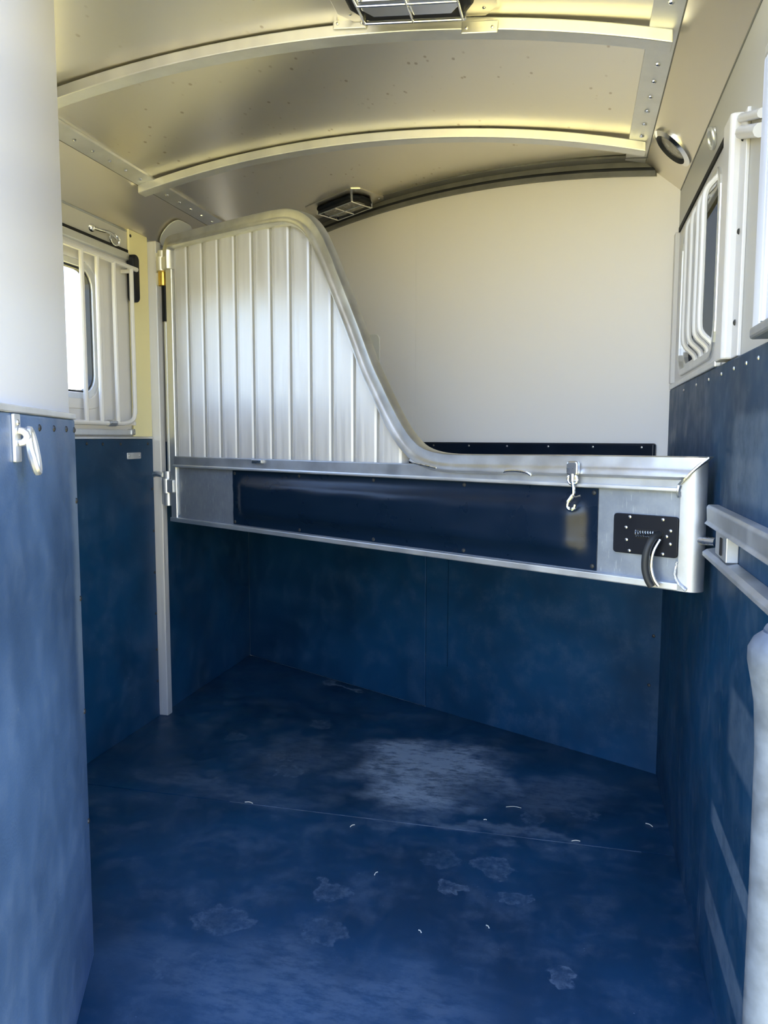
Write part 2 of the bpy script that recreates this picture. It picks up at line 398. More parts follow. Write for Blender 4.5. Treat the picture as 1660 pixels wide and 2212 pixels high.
# slanted front wall, in its own frame: x along it to the right, y away from the stall
fwall = frame('wall_front', 'slanted front wall, white sheet above and navy rubber below', 'wall', FW_A, FW_RZ)
FWL = 2.340
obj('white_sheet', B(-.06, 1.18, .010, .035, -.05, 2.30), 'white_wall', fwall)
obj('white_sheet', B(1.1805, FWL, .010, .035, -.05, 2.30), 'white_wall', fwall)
obj('rubber_panel', B(-.03, 1.2525, 0, .010, 0, .93), 'rubber_wall', fwall, .003)
obj('rubber_panel', P([(1.2575, 0), (2.330, 0), (2.330, .93), (1.3805, .93), (1.3805, .21), (1.3760, .21), (1.3760, .93), (1.2575, .93)], XZ, 0, .010), 'rubber_wall', fwall)
obj('corner_bead', B(-.002, .0015, -.003, .002, 0, 1.2), 'grey_trim', fwall, .003)
wp = obj('padded_strip', B(.10, 2.284, -.012, .010, .86, 1.20), 'vinyl_pad', fwall, .008, seg=3)
for k in range(12): put('rivet', SCREW_BRIGHT['front'], wp, (.18 + k*.187, -.012, 1.186))
for s, z in ((2.300, .509), (2.289, .325), (2.30, .69)): put('screw', SCREW_DARK['front'], fwall, (s, 0, z))
obj('pale_rect', P(rrect(.80, .968, 1.45, 1.695, .03), XZ, .006, .010), 'plate_pale', fwall, .002)  # pale rounded rectangle just proud of the white sheet
bm = bmesh.new()   # dark trim following the roof line
N_ = 40
pts_lo, pts_hi = [], []
for k in range(N_+1):
    s = .12 + (FWL-.21)*k/N_; x = FW_A.x + s*.886
    pts_hi.append((s, zroof(x) + .004)); pts_lo.append((s, zroof(x) - .050))
obj('roof_trim', P(pts_lo + pts_hi[::-1], XZ, -.004, .010), 'grey_trim', fwall)
bm = bmesh.new(); sweep(bm, [(s, -.006, z + .022) for s, z in pts_lo], circ(.005, 6)); obj('trim_bead', bm, 'seal_rubber', fwall, smooth=True)
bm = bmesh.new()
pl2 = [(s, z) for s, z in pts_hi]
sweep(bm, [(s, -.03, z - .004) for s, z in pts_hi], [(-.028, -.004), (.028, -.004), (.028, .004), (-.028, .004)], upv=(0, 0, 1)); obj('roof_flange', bm, 'grey_trim', fwall)

# angled tack compartment wall at the left of the entrance: local x runs toward the entrance, local +y is the stall side
TW_RZ = R(-64.5)
tw = frame('wall_partition', 'near angled partition at the left, glossy white above blue-grey rubber', 'wall', (-1.083, 1.50, 0), TW_RZ)
TL = .78
obj('white_panel', B(0, TL, -.030, 0, 0, 2.21), 'white_panel', tw, .003)
obj('rubber_panel', B(-.002, TL, .0, .010, 0, 1.258), 'rubber_partition', tw, .006, seg=3)
obj('metal_lip', B(-.002, TL, 0, .013, 1.258, 1.270), 'aluminium', tw, .002)
obj('edge_trim', B(-.005, .0, -.030, -.001, 0, 2.21), 'white_panel', tw, .003)
for s, z in ((.008, 1.235), (.012, 1.08), (.008, .86), (.008, .60), (.008, .34)): put('screw', SCREW_DARK['part'], tw, (s+.006, .010, z))
for s in (.10, .22, .34): put('screw', SCREW_DARK['part'], tw, (s, .010, 1.236))
# return of the compartment, behind the near panel
c, s_ = math.cos(-TW_RZ), math.sin(-TW_RZ)
def to_tw(x, y):
    dx, dy = x + 1.083, y - 1.50; return (dx*c - dy*s_, dx*s_ + dy*c)
obj('return_panel', P([to_tw(-1.095, 1.50), to_tw(-1.757, 1.84), to_tw(-1.757, 1.80), to_tw(-1.095, 1.466)], XY, 0, 2.20), 'white_panel', tw)
xe, ye = -1.083 + TL*math.cos(TW_RZ), 1.50 + TL*math.sin(TW_RZ)
obj('end_panel', P([to_tw(xe, ye), to_tw(-1.79, ye), to_tw(-1.79, ye+.03), to_tw(xe-.02, ye+.03)], XY, 0, 2.20), 'white_panel', tw)

# ------------------------------------------------------------------ ceiling
def roof_strip(x0, x1, y0, y1, dz0, dz1, nx=40):
    pts = [(x0 + (x1-x0)*k/nx) for k in range(nx+1)]
    poly = [(x, zroof(x)+dz0) for x in pts] + [(x, zroof(x)+dz1) for x in pts[::-1]]
    return P(poly, XZ, y0, y1)
ce = struct(obj('ceiling', roof_strip(-1.645, .222, Y0, 4.05, 0, .02), 'aluminium_roof', smooth=True), 'arched bright aluminium ceiling with cross ribs and flecks of dirt', 'ceiling')
def rib(y, h=.034, d=.052):
    bm = bmesh.new(); nx = 40; x0, x1 = -1.632, .200
    rings = []
    for k in range(nx+1):
        x = x0 + (x1-x0)*k/nx; t = (x-XC)/.925
        zb = zroof(x) - h - .006*t**4
        rings.append([bm.verts.new(q) for q in ((x, y, zb+h*.9), (x, y, zb), (x, y+d, zb), (x, y+d, zb+h*.9))])
    for a, b in zip(rings, rings[1:]):
        for k in range(4): bm.faces.new((a[k], a[(k+1) % 4], b[(k+1) % 4], b[k]))
    bm.faces.new(rings[0][::-1]); bm.faces.new(rings[-1])
    return obj('rib', bm, 'aluminium', ce, .003, smooth=False)
for y in (2.01, 2.72): rib(y)
# riveted edge strips along both sides
for x0, x1, nm in ((.146, .212, 'trim_1'), (-1.632, -1.565, 'trim_2')):
    t_ = struct(obj(nm, roof_strip(x0, x1, Y0, 4.0 if x0 < 0 else 2.92, -.009, -.0005, 6), 'aluminium'),
                'riveted aluminium strip along the %s edge of the ceiling' % ('right' if x0 > 0 else 'left'), 'trim')
    xm = (x0+x1)/2 + (.004 if x0 > 0 else 0)
    y = 1.80
    while y < (2.86 if x0 > 0 else 3.6):
        if not any(ry-.03 < y < ry+.08 for ry in (2.01, 2.72)): put('rivet', RIVET_DOWN, t_, (xm, y, zroof(xm) - .009))
        y += .098
# sloped cove panels
def cove(nm, xa, za, xb, zb, y1, label):
    q = [(xa, za), (xb, zb), (xb + (.02 if xb > 0 else -.02), zb), (xa, za + .03)]
    o = obj(nm, P(q, XZ, Y0, y1), 'aluminium_cove'); struct(o, label, 'trim'); return o
cvr = cove('trim_3', .212, zroof(.212)-.006, XRM+.004, 2.052, 2.93, 'sloped aluminium cove panel above the right wall')
cvl = cove('trim_4', -1.632, zroof(-1.632)-.006, XLM-.004, 2.035, 3.96, 'sloped aluminium cove panel above the left wall')
for cv, x0, z0 in ((cvr, .214, zroof(.212)-.007), (cvl, -1.634, zroof(-1.632)-.007)):
    obj('seam_bead', T([(x0, Y0, z0), (x0, 2.9 if x0 > 0 else 3.9, z0)], .003, 6), 'grey_trim', cv)
obj('seam_bead', T([(XRM, Y0, 2.052), (XRM, 2.86, 2.052)], .003, 6), 'grey_trim', cvr)
obj('seam_bead', T([(XLM, Y0, 2.037), (XLM, 3.9, 2.037)], .0045, 6), 'aluminium_dull', cvl)

# ------------------------------------------------------------------ left window with sliding pane
w1 = frame('window_1', 'bright left window with rounded corners behind white bars', 'window')
a0, a1, b0, b1 = win_l
obj('outer_frame', ring(rrect(a0-.05, a1+.05, b0-.05, b1+.05, .10), rrect(a0-.012, a1+.012, b0-.012, b1+.012, .085), YZ, XLM, XLM+.010), 'white_paint', w1, .003)
obj('inner_frame', ring(rrect(a0-.014, a1+.014, b0-.014, b1+.014, .085), rrect(a0+.010, a1-.010, b0+.010, b1-.010, .07), YZ, XLM-.028, XLM+.004), 'aluminium', w1, .003)
obj('gasket', ring(rrect(a0+.008, a1-.008, b0+.008, b1-.008, .07), rrect(a0+.018, a1-.018, b0+.018, b1-.018, .062), YZ, XLM-.024, XLM-.004), 'seal_rubber', w1)
obj('pane', P(rrect(a0+.010, a1-.010, b0+.010, b1-.010, .068), YZ, XLM-.022, XLM-.018), 'clear_pane', w1)
# the hinged surround the window sits in
obj('surround', ring((1.90, 2.822, 1.224, 1.935), rrect(a0-.045, a1+.045, b0-.045, b1+.045, .10), YZ, XLM, XLM+.006), 'white_paint', w1, .002)
obj('sill_rail', B(XLM, XLM+.022, 1.90, 2.815, 1.226, 1.250), 'aluminium', w1, .004)
obj('top_track', B(XLM, XLM+.024, 1.90, 2.815, 1.915, 1.945), 'aluminium', w1, .004)
obj('track_slot', B(XLM+.001, XLM+.018, 1.90, 2.815, 1.945, 1.957), 'dark_slot', w1)
obj('corner_clip', B(XLM, XLM+.027, 2.792, 2.817, 1.228, 1.252), 'steel', w1, .003)

# white bar guard hinged over the left window
gd = thing('window_guard', 'white tubular bar guard over the left window', 'guard', (XLM+.05, 2.35, 1.262))
obj('top_rail', T([(0, -.45, .618), (0, .470, .618)], .009, 8), 'white_paint', gd, smooth=True)
obj('bottom_rail', T(arc3([(0, -.45, .010), (0, .25, .010), (0, .36, .012), (0, .415, .028), (0, .43, .07)], 5), .009, 8), 'white_paint', gd, smooth=True)
for yb in (.112, .205, .310): obj('bar', T([(0, yb, .010), (0, yb, .618)], .0085, 8), 'white_paint', gd, smooth=True)
obj('bar', T([(0, .43, .05), (0, .43, .618)], .0085, 8), 'white_paint', gd, smooth=True)
obj('clamp', T([(0, .24, .010), (0, .29, .010)], .0125, 8), 'steel', gd, smooth=True)
for zz in (.012, .606): obj('bracket', B(-.05, 0, .426, .436, zz-.008, zz+.008), 'white_paint', gd, .002)
for yb in (-.3,): obj('bracket', B(-.05, 0, yb-.005, yb+.005, .61, .626), 'white_paint', gd, .002)
bp = tag(obj('rubber_bumper', P(rrect(2.806, 2.852, 1.755, 1.942, .022), YZ, XLM+.012, XLM+.046), 'black_plastic', None, .008, seg=3), 'long black rubber bumper beside the left window bars', 'bumper')

# ------------------------------------------------------------------ right window
w2 = frame('window_2', 'dark tinted right window with rounded frame and bent bars', 'window')
a0, a1, b0, b1 = win_r
obj('surround', ring((1.955, 2.80, 1.402, 1.898), rrect(a0-.03, a1+.03, b0-.025, b1+.02, .085), YZ, XRM-.006, XRM), 'white_paint', w2, .002)
obj('outer_frame', ring(rrect(a0-.032, a1+.032, b0-.027, b1+.022, .085), rrect(a0-.008, a1+.008, b0-.006, b1+.006, .07), YZ, XRM-.013, XRM+.004), 'aluminium', w2, .004)
obj('inner_frame', ring(rrect(a0-.012, a1+.012, b0-.012, b1+.012, .07), rrect(a0+.010, a1-.010, b0+.010, b1-.010, .058), YZ, XRM+.0, XRM+.026), 'aluminium', w2, .003)
obj('pane', P(rrect(a0+.008, a1-.008, b0+.008, b1-.008, .058), YZ, XRM+.014, XRM+.018), 'tinted_pane', w2)
obj('track_slot', B(XRM-.010, XRM-.001, 1.955, 2.80, 1.898, 1.912), 'dark_slot', w2)  # black strip in place of the shadow gap above the window
obj('far_stile', B(XRM-.020, XRM, 2.80, 2.835, 1.402, 1.90), 'white_paint', w2, .004)
for yb in (2.025, 2.128, 2.235, 2.340):
    if yb < win_r[0]+.03: yb += .022
    xo, xi = .288, .322
    obj('bar', T(arc3([(xi, yb, 1.436), (xi-.004, yb, 1.449), (xi-.014, yb, 1.460), (xo+.006, yb, 1.475), (xo, yb, 1.50), (xo, yb, 1.60), (xo, yb, 1.72), (xo, yb, 1.79),
                       (xo+.006, yb, 1.815), (xi-.014, yb, 1.832), (xi-.004, yb, 1.843), (xi, yb, 1.856)], 4), .0075, 8), 'white_paint', w2, smooth=True)

# frame of the next window, close by on the right
w3 = frame('window_3', 'pale aluminium window frame at the right edge of the view', 'window')
obj('frame_side', P([(.290, 1.462), (.327, 1.462), (.327, 1.395), (.300, 1.395), (.300, 1.412), (.290, 1.412)], XY, 1.405, 1.846), 'aluminium_slat', w3, .003)
obj('frame_bead', T([(.296, 1.400, 1.41), (.296, 1.400, 1.842)], .007, 8), 'aluminium_slat', w3, smooth=True)
obj('frame_bottom', B(.286, .327, 1.21, 1.464, 1.388, 1.408), 'aluminium_dull', w3, .005)
obj('frame_top', B(.290, .327, 1.21, 1.462, 1.846, 1.866), 'aluminium', w3, .004)
obj('frame_side', B(.290, .327, 1.21, 1.25, 1.405, 1.846), 'aluminium_slat', w3, .003)
obj('pane', B(.308, .314, 1.24, 1.40, 1.40, 1.85), 'white_panel', w3)

# ------------------------------------------------------------------ rub rail on the right wall
rr = thing('rub_rail', 'double aluminium rub rail with latch socket on the right wall', 'rail', (XR, Y0, 0))
obj('upper_rail', P([(0, 1.072), (-.022, 1.072), (-.026, 1.066), (-.024, 1.036), (-.030, 1.029), (0, 1.026)], XZ, .005, .645), 'aluminium_dull', rr, .002)
obj('lower_flange', P([(0, .976), (-.022, .972), (-.031, .966), (-.031, .957), (-.020, .953), (0, .950)], XZ, .005, .645), 'aluminium_dull', rr, .002)
sk = obj('latch_socket', P([(-.024, .41), (0, .41), (0, .55), (-.020, .55)], XY, .976, 1.027), 'aluminium_dull', rr, .002)
obj('socket_slot', B(-.0255, -.0235, .455, .472, .984, 1.019), 'dark_slot', sk)

# weathered rubber post by the rear entrance
bm = bmesh.new()
prof = [(0.0, .038), (.2, .036), (.5, .036), (.75, .038), (.82, .042), (.855, .048), (.885, .054), (.905, .054), (.922, .046), (.932, .034), (.936, .0)]
prev = None
for z, r in prof:
    rg = [bm.verts.new((.314 + max(-r, min(.0, r*math.cos(2*math.pi*k/20))), 1.235 + r*math.sin(2*math.pi*k/20), z)) for k in range(20)] if r else None
    if prev and rg:
        for k in range(20): bm.faces.new((prev[k], prev[(k+1) % 20], rg[(k+1) % 20], rg[k]))
    elif prev: bm.faces.new(prev)
    else: bm.faces.new(rg[::-1])
    prev = rg
post = thing('bumper_post', 'weathered blue-grey rounded post at the lower right by the entrance', 'post', (0, 0, 0))
obj('post_body', bm, 'weathered_grey', post, smooth=True)
obj('top_strap', P([(.282, .925), (.290, .942), (.3145, .950), (.3145, .920)], XZ, 1.205, 1.265), 'weathered_grey', post, .008, seg=3)

# ------------------------------------------------------------------ hinge post for the divider
hp = thing('hinge_post', 'square white post on the left wall carrying the divider hinges', 'post', (-1.735, 2.995, 0))
obj('post_tube', B(-.022, .026, -.020, .020, .0, 2.030), 'aluminium_slat', hp, .004)
HX, HY = .056, -.022                               # hinge axis, relative to the post
for z0, z1, m in ((1.945, 1.985, 'aluminium'), (.93, .99, 'aluminium'), (1.045, 1.075, 'aluminium'), (1.845, 1.905, 'brass')):
    obj('hinge_knuckle', T([(HX, HY, z0), (HX, HY, z1)], .019, 12), m, hp, smooth=True)
    obj('hinge_leaf', B(.022, HX, -.020, -.008, z0+.004, z1-.004), 'aluminium', hp, .002)
obj('weld_bead', T([(-.012, -.024, 1.06), (.005, -.026, 1.064), (.03, -.024, 1.06)], .012, 8), 'weld', hp, smooth=True)
obj('brass_bush', T([(HX, HY, 1.905), (HX, HY, 1.945)], .0215, 12), 'brass', hp, smooth=True)
obj('rubber_sleeve', T([(HX+.004, HY+.01, 1.70), (HX+.004, HY+.01, 1.845)], .015, 12), 'black_plastic', hp, smooth=True)
obj('hinge_rod', T([(HX+.004, HY+.01, 1.075), (HX+.004, HY+.01, 1.72)], .0085, 10), 'aluminium', hp, smooth=True)
bm = P(rrect(3.035, 3.225, .034, .170, .060), lambda y, q, t: (-1.632 - .6855*q + .728*t, y, 2.166 - .728*q - .6855*t), .0015, .006)
gp = tag(obj('gusset_plate', bm, 'plate_pale', None, .002), 'pale rounded plate on the left cove above the divider hinge', 'plate')

# ------------------------------------------------------------------ the slant divider
# local frame: x along the divider from hinge to latch, y away from the camera side, z up
GA = math.atan2(-.4888, .8724)
gt = thing('stall_divider', 'aluminium slant stall divider with ribbed head panel and navy pad', 'divider', (-1.650, 2.941, 0), GA)
outer_c = [(.055, 2.003), (.15, 2.000), (.312, 1.994), (.46, 1.988), (.62, 1.981), (.72, 1.974), (.785, 1.965), (.840, 1.946), (.885, 1.918), (.925, 1.875), (.968, 1.805),
           (1.036, 1.680), (1.100, 1.560), (1.160, 1.440), (1.208, 1.362), (1.252, 1.294), (1.292, 1.240), (1.330, 1.200), (1.372, 1.170), (1.425, 1.153), (1.49, 1.146), (1.60, 1.1455), (1.9, 1.149), (2.19, 1.150)]
W2, D_ = .0275, .046
prof = [(-W2, .030), (-W2, -.004), (-W2*.92, -.008), (-W2*.1, -.009), (W2*.12, -.012), (W2*.4, -.018), (W2*.7, -.018), (W2*.93, -.010), (W2, .002), (W2, .030)]
bm = bmesh.new()
path = [(.022, 1.90), (.022, 1.965), (.030, 1.990)] + outer_c
pp = arc3([(x, 0, z) for x, z in path], 4)
rings = sweep(bm, pp, [(a, -b) for a, b in prof], upv=(0, -1, 0))
for v in rings[-1]: v.co.x = 2.168 + (v.co.z - 1.118)/.062*.060
obj('top_tube', bm, 'aluminium_tube', gt, smooth=True)
def ztop(x):
    for (xa, za), (xb, zb) in zip(outer_c, outer_c[1:]):
        if xa <= x <= xb: return za + (zb-za)*(x-xa)/(xb-xa)
    return outer_c[0][1] if x < outer_c[0][0] else 1.15
pitch = .1045
for i in range(12):
    x0 = .042 + pitch*i
    xs = [(.0075, .030), (.0076, .0125), (.030, .0062), (.060, .006), (.0965, .0062), (.1035, .0115), (.1045, .030)]
    bm = bmesh.new(); lo, hi = [], []
    fr_ = [(x0+a, b) for a, b in xs]; zt = [max(1.142, ztop(x) - .004) for x, _ in fr_]
    F0 = [bm.verts.new((x, y, 1.132)) for x, y in fr_]; F1 = [bm.verts.new((x, y, z)) for (x, y), z in zip(fr_, zt)]
    B0 = [bm.verts.new((x, .044, 1.132)) for x, y in fr_]; B1 = [bm.verts.new((x, .044, z)) for (x, y), z in zip(fr_, zt)]
    for k in range(len(fr_)-1):
        for q in ((F0[k], F0[k+1], F1[k+1], F1[k]), (B0[k+1], B0[k], B1[k], B1[k+1]), (F1[k], F1[k+1], B1[k+1], B1[k]), (F0[k+1], F0[k], B0[k], B0[k+1])): bm.faces.new(q)
    bm.faces.new((F0[0], F1[0], B1[0], B0[0])); bm.faces.new((F0[-1], B0[-1], B1[-1], F1[-1]))
    obj('slat', bm, 'aluminium_slat', gt)
    if i: obj('groove_shade', P([(x0-.0005, 1.132), (x0+.0078, 1.132), (x0+.0078, ztop(x0+.008)-.005), (x0-.0005, ztop(x0)-.005)], XZ, .0095, .030), 'groove_shade_grey', gt)  # added grey strip, stands in for the shadow in the groove
obj('hinge_stile', B(.000, .042, 0, .040, .867, 1.93), 'aluminium', gt, .004)
mr = obj('mid_rail', B(.036, 2.168, -.004, .040, 1.100, 1.141), 'aluminium_dull', gt, .003)
obj('rail_lip', B(.036, 2.168, -.012, .0, 1.096, 1.106), 'aluminium', mr, .003)
obj('bottom_rail', B(.000, 2.19, -.006, .042, .866, .884), 'aluminium', gt, .003)
obj('skin_sheet', B(.036, 2.17, .010, .034, .88, 1.105), 'aluminium_scratched', gt)
# latch end post: flat face turning into a half round, mitred to the top tube
bm = bmesh.new()
pe = [(2.167, -.006), (2.188, -.006)] + [(2.188 + .028*math.sin(R(a)), .022 - .028*math.cos(R(a))) for a in range(20, 181, 20)] + [(2.167, .050)]
lo, hi = prism(bm, pe, XY, .867, 1.177)
for v in hi: v.co.z = 1.114 + (v.co.x - 2.167)/.060*.062
ep = obj('latch_post', bm, 'aluminium_dull', gt, smooth=True)
def weld(pts, r=.0035): return obj('weld_bead', T(arc3(pts, 4), r, 6), 'weld', gt, smooth=True)
weld([(2.163, -.010, 1.112), (2.18, -.016, 1.128), (2.20, -.014, 1.150), (2.225, .0, 1.176)], .003)
weld([(1.690, -.017, 1.127), (1.70, -.018, 1.131), (1.73, -.018, 1.132), (1.76, -.018, 1.129), (1.775, -.017, 1.122)])
weld([(1.345, -.008, 1.152), (1.37, -.014, 1.145), (1.41, -.016, 1.139), (1.455, -.016, 1.132)])
weld([(2.165, -.009, 1.112), (2.163, -.010, 1.098), (2.164, -.006, 1.085)], .005)
weld([(2.165, -.004, .935), (2.162, -.006, .905), (2.172, -.008, .885), (2.19, -.010, .872)], .004)
weld([(.044, .006, .888), (.056, .007, .900)], .003)
# navy pad
bm = bmesh.new(); nx, nz = 64, 14; px0, px1, pz0, pz1 = .432, 1.956, .887, 1.094
def padh(u, v_):
    a = min(u-px0, px1-u); b = min(v_-pz0, pz1-v_)
    def sm(t, lo, hi):
        t = max(0, min(1, (t-lo)/(hi-lo))); return t*t*(3-2*t)
    h = .004 + .022*sm(a, .022, .085)*sm(b, .020, .060)
    h += .0012*math.sin(u*21 + 3*math.sin(v_*40))*sm(b, .02, .06)
    return h
gr = []
for i in range(nx+1):
    t = i/nx; t = .5 - .5*math.cos(math.pi*t) if False else t
    u = px0 + (px1-px0)*(t*.6 + .4*(.5-.5*math.cos(math.pi*t)))
    gr.append([bm.verts.new((u, .010 - padh(u, pz0 + (pz1-pz0)*j/nz), pz0 + (pz1-pz0)*j/nz)) for j in range(nz+1)])
for i in range(nx):
    for j in range(nz): bm.faces.new((gr[i][j], gr[i+1][j], gr[i+1][j+1], gr[i][j+1]))
rim = [gr[i][0] for i in range(nx+1)] + [gr[nx][j] for j in range(1, nz+1)] + [gr[i][nz] for i in range(nx-1, -1, -1)] + [gr[0][j] for j in range(nz-1, 0, -1)]
back = [bm.verts.new((v.co.x, .0105, v.co.z)) for v in rim]
for k in range(len(rim)): bm.faces.new((rim[k], back[k], back[(k+1) % len(rim)], rim[(k+1) % len(rim)]))
pad = obj('pad', bm, 'vinyl_pad_blue', gt, smooth=True); pad['label'] = 'glossy navy vinyl pad'
for s, z in ((.445, 1.083), (.82, 1.085), (1.18, 1.085), (1.54, 1.086), (1.945, 1.083), (.443, .897), (.82, .896), (1.18, .896), (1.54, .897), (1.945, .898)):
    put('rivet', SCREW_DARK['front'], pad, (s, .006, z))
# latch
lp = obj('latch_plate', P(rrect(2.001, 2.161, .941, 1.037, .008), XZ, .002, .010), 'black_plastic', gt, .0015)
for s, z in ((2.043, 1.030), (2.125, 1.029), (2.034, 1.004), (2.144, 1.004), (2.036, .974), (2.144, .973), (2.044, .948), (2.127, .948), (2.135, .990)):
    o = put('screw', SCREW_BRIGHT['front'], lp, (s, .002, z))
obj('latch_slot', P(rrect(2.055, 2.128, .980, 1.004, .010), XZ, .0005, .0022), 'dark_slot', lp)
obj('spring', T([(2.060 + .050*k/72, -.004 + .006*math.cos(k*math.pi/4.5), .993 + .008*math.sin(k*math.pi/4.5)) for k in range(73)], .0014, 5), 'chrome', lp, smooth=True)
obj('handle', T(arc3([(2.118, .002, .994), (2.112, -.022, .985), (2.104, -.034, .958), (2.102, -.036, .92), (2.108, -.034, .892), (2.117, -.030, .874)], 5), .0088, 10), 'seal_rubber', lp, smooth=True)
obj('handle_core', T(arc3([(2.126, -.014, .984), (2.116, -.026, .955), (2.113, -.028, .92), (2.120, -.026, .892), (2.130, -.022, .876)], 5), .0042, 8), 'chrome', lp, smooth=True)
obj('latch_pin', T([(2.20, .012, .987), (2.236, .006, .987), (2.246, .004, .987)], .010, 12), 'steel', gt, smooth=True)
obj('catch_clip', B(.575, .632, -.014, -.003, 1.124, 1.139), 'steel', gt, .003)
# hinge leaves on the divider side
for z0, z1 in ((1.90, 1.955), (.985, 1.045)):
    obj('hinge_knuckle', T([(-.024, -.004, z0), (-.024, -.004, z1)], .018, 12), 'aluminium', gt, smooth=True)
    obj('hinge_leaf', B(-.024, .036, -.012, .0, z0+.003, z1-.003), 'aluminium', gt, .003)

# snap hook hanging on the divider rail
def g2w(x, y, z): return Vector((-1.650 + .8724*x + .4888*y, 2.941 - .4888*x + .8724*y, z))
sn = thing('snap_hook', 'chrome swivel snap hook hanging from the divider rail beside the latch', 'hook', g2w(1.902, -.026, 1.05), GA)
bm = bmesh.new(); prism(bm, rrect(-.016, .016, .076, .112, .008), XZ, -.006, .008); obj('eye_block', bm, 'steel', sn, .004)
obj('swivel', T([(0, 0, .062), (0, 0, .080)], .0085, 12), 'steel', sn, smooth=True)
obj('eye_ring', T([(.013*math.sin(R(a)), 0, .066 + .013*math.cos(R(a))) for a in range(0, 360, 30)], .0035, 8, True), 'chrome', sn, smooth=True)
obj('shank', T(arc3([(.0, 0, .060), (.004, -.002, .045), (.004, -.002, .030), (-.003, -.002, .018), (-.010, -.002, .008), (-.011, -.002, -.004), (-.003, -.002, -.011), (.006, -.002, -.006), (.009, -.002, .004)], 5), .0048, 8), 'chrome', sn, smooth=True)
obj('trigger', T([(.004, -.004, .026), (.012, -.006, .022), (.026, -.006, .027)], .0026, 8), 'steel', sn, smooth=True)

# ------------------------------------------------------------------ tie rings and small wall fittings
# left wall, above the window (stall side is +x)
t1 = thing('tie_ring', 'chrome tie ring hanging above the left window', 'tie ring', (XLM, 2.62, 1.985))
bm = bmesh.new(); dome(bm, (0, -.02, .004), (1, 0, 0), .016, .014, 12); obj('mount', bm, 'chrome', t1, smooth=True)
obj('shank', T(arc3([(.010, -.02, .004), (.018, .02, .004), (.020, .07, .008), (.016, .115, -.004)], 5), .006, 8), 'chrome', t1, smooth=True)
obj('ring', T([(.018 + .003*math.cos(R(a)), .105 + .026*math.cos(R(a)), -.010 + .020*math.sin(R(a))) for a in range(0, 360, 24)], .0048, 8, True), 'chrome', t1, smooth=True)
# right wall, above the right window
t2 = thing('tie_ring', 'small pale tie ring under the dome light on the right wall', 'tie ring', (XRM, 2.20, 1.985))
bm = bmesh.new(); dome(bm, (0, .0, .012), (-1, 0, 0), .014, .012, 12); obj('mount', bm, 'aluminium', t2, smooth=True)
obj('ring', T([(-.010 - .006*math.sin(R(a)), .03*math.cos(R(a)) - .02, -.010 + .022*math.sin(R(a))) for a in range(0, 360, 24)], .005, 8, True), 'aluminium', t2, smooth=True)
# on the near partition
s0 = .475
tp = Vector((-1.083 + s0*math.cos(TW_RZ) - .010*math.sin(TW_RZ), 1.50 + s0*math.sin(TW_RZ) + .010*math.cos(TW_RZ), 1.18))
t3 = thing('tie_ring', 'galvanised tie ring on a strap plate on the near partition rubber', 'tie ring', tp, TW_RZ)
obj('strap_plate', P(rrect(.014, .050, .0, .076, .003), XZ, 0, .005), 'aluminium', t3, .001)
put('screw', fastener('steel', .0055, .003, (0, 1, 0)), t3, (.032, .005, .062))
obj('loop', T([(.030, .006 + .012*math.sin(R(a)), .040 + .010*math.cos(R(a))) for a in range(0, 181, 30)], .006, 8), 'aluminium', t3, smooth=True)
rp = [(.032 + .0, .016, .045)]
pts = []
for a in range(0, 360, 20):
    px_, pz_ = .017*math.cos(R(a)), .034*math.sin(R(a))
    if abs(px_) > .013: pz_ *= 1.0
    pts.append((.018 + px_*.95 - pz_*.28, .016 + (.034-pz_)*.22, .018 + pz_))
obj('ring', T(pts, .0062, 8, True), 'aluminium', t3, smooth=True)
# small plate on the left rubber
sp = thing('catch_plate', 'small bright catch plate screwed to the left wall rubber', 'plate', (XL, 2.82, 1.143))
obj('plate', P(rrect(-.050, .050, -.012, .014, .004), YZ, 0, .004), 'aluminium', sp, .001)
for y in (-.038, .038): put('screw', SCREW_BRIGHT['left'], sp, (.004, y, .001))

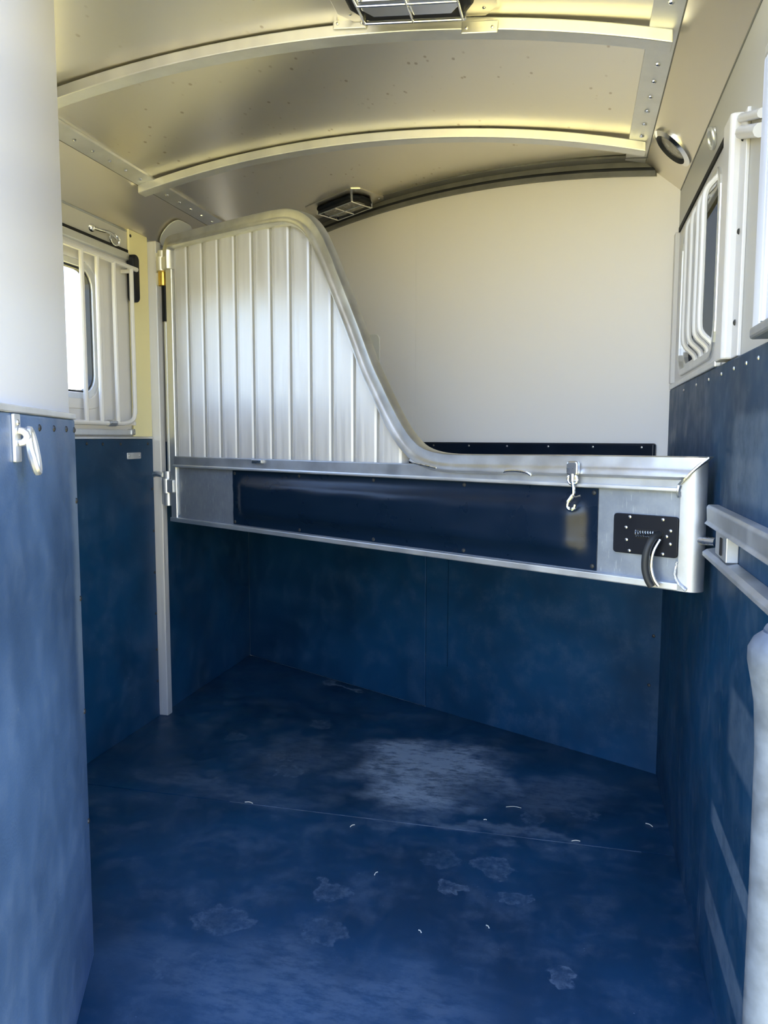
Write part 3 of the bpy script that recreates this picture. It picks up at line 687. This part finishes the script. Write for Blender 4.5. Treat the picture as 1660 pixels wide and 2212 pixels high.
# ------------------------------------------------------------------ roof vents and dome light
def roof_frame(xm, ym):
    sl = -2*.105*(xm-XC)/.925**2
    return math.atan(sl)
def make_vent(label, xm, ym, pw, pd, rz=0.0, refl='chrome'):
    v_ = thing('roof_vent', label, 'vent', (xm, ym, zroof(xm) - .002), rz)
    v_.rotation_euler = (0, -roof_frame(xm, ym), rz)
    ol = [(-pw*.42, -pd), (pw*.42, -pd), (pw*.5, -pd*.7), (pw*.5, pd*.7), (pw*.42, pd), (-pw*.42, pd), (-pw*.5, pd*.7), (-pw*.5, -pd*.7)]
    obj('plate', P(ol, XY, -.008, .0), 'aluminium_cove', v_, .002)
    il = [(x*.72, y*.74) for x, y in ol]
    il = [(-pw*.30, -pd*.72), (pw*.30, -pd*.72), (pw*.38, -pd*.3), (pw*.38, pd*.3), (pw*.30, pd*.72), (-pw*.30, pd*.72), (-pw*.38, pd*.3), (-pw*.38, -pd*.3)]
    obj('vent_mouth', P(il, XY, -.030, -.0078), 'black_plastic', v_, .010, seg=3)
    obj('reflector', P([(x*.80, y*.66) for x, y in il], XY, -.034, -.0305), refl, v_, .003)
    hx, hy = pw*.31, pd*.60
    for yy in (-hy, 0, hy): obj('guard_bar', T([(-hx, yy, -.040), (hx, yy, -.040)], .0032, 8), 'chrome', v_, smooth=True)
    for xx in (-hx*.98, 0, hx*.98): obj('guard_bar', T([(xx, -hy, -.040), (xx, hy, -.040)], .0032, 8), 'chrome', v_, smooth=True)
    for xx in (-hx, hx):
        for yy in (-hy, hy): obj('guard_foot', T([(xx, yy, -.040), (xx, yy, -.008)], .006, 8), 'chrome', v_, smooth=True)
    for xx in (-pw*.42, pw*.42):
        for yy in (-pd*.72, pd*.72): put('screw', SCREW_BRIGHT['down'], v_, (xx, yy, -.008))
    return v_
make_vent('chrome caged roof vent in front of the near ceiling rib', -.405, 1.870, .40, .132)
make_vent('dark roof vent half hidden behind the divider top', -1.03, 3.43, .34, .105, FW_RZ, 'lens_grey')
nv = bpy.data.objects['roof_vent']
for x in (-.585, -.250):
    zt = zroof(x) - .004
    tb = obj('mount_tab', B(x-.045-nv.location.x, x+.045-nv.location.x, 2.003-nv.location.y, 2.0085-nv.location.y, zt-.030-nv.location.z, zt-nv.location.z), 'aluminium', nv, .003)
    for dx in (-.032, .032): put('screw', SCREW_BRIGHT['front'], tb, (x+dx-nv.location.x, 2.003-nv.location.y, zt-.017-nv.location.z))

dl = thing('dome_light', 'oval chrome recessed light in the right cove panel', 'light', (.2715, 2.62, 2.1115))
q = Vector((-.7, 0, -.72)).normalized().to_track_quat('Z', 'Y'); dl.rotation_mode = 'QUATERNION'; dl.rotation_quaternion = q
def oring(r0, r1, h0, h1, nseg=32):
    bm = bmesh.new(); R_ = []
    for r, h in ((r0, 0), (r0, h0), (r1, h1), (r1, -.012)):
        R_.append([bm.verts.new((r*math.cos(2*math.pi*k/nseg), r*math.sin(2*math.pi*k/nseg), h)) for k in range(nseg)])
    for a, b in zip(R_, R_[1:]):
        for k in range(nseg): bm.faces.new((a[k], a[(k+1) % nseg], b[(k+1) % nseg], b[k]))
    return bm
obj('bezel', oring(.074, .058, .006, .012), 'chrome', dl, smooth=True)
obj('inner_rim', oring(.058, .048, .012, .001), 'seal_rubber', dl, smooth=True)
bm = bmesh.new(); dome(bm, (0, 0, .0), (0, 0, 1), .050, .008, 24); obj('lens', bm, 'lens_grey', dl, smooth=True)

# ------------------------------------------------------------------ bits of shavings on the mats
for x, y, l, a, lab in ((-.652, 2.239, .020, 60, 'curled pale shaving just in front of the mat seam'), (-.513, 1.998, .018, 75, 'thin upright straw bit in the middle of the near mat'),
        (.257, 2.471, .026, -42, 'straw bit beside the right wall'), (-.344, 1.777, .012, -45, 'left one of the two white bits on the near mat'), (-.183, 1.836, .013, -50, 'right one of the two white bits on the near mat'),
        (-.250, 2.379, .010, 10, 'small pale bit just behind the mat seam'), (.032, 2.314, .026, 12, 'long straw bit lying along the mat seam'), (-.168, 2.485, .050, 6, 'long thin curved straw below the dusty patch'), (-1.032, 2.304, .03, -4, 'pale bit in the left part of the mat seam')):
    a = R(a); dx, dy = math.cos(a)*l/2, math.sin(a)*l/2; r = .0013 if l < .045 else .0008
    o = obj('straw_bit', T(arc3([(-dx, -dy, .0015), (-dy*.2, dx*.2, .0028), (dx, dy, .0015)], 4), r, 6), 'straw', None, smooth=True, loc=(x, y, 0))
    tag(o, lab, 'straw', 'straw and shavings on the floor')
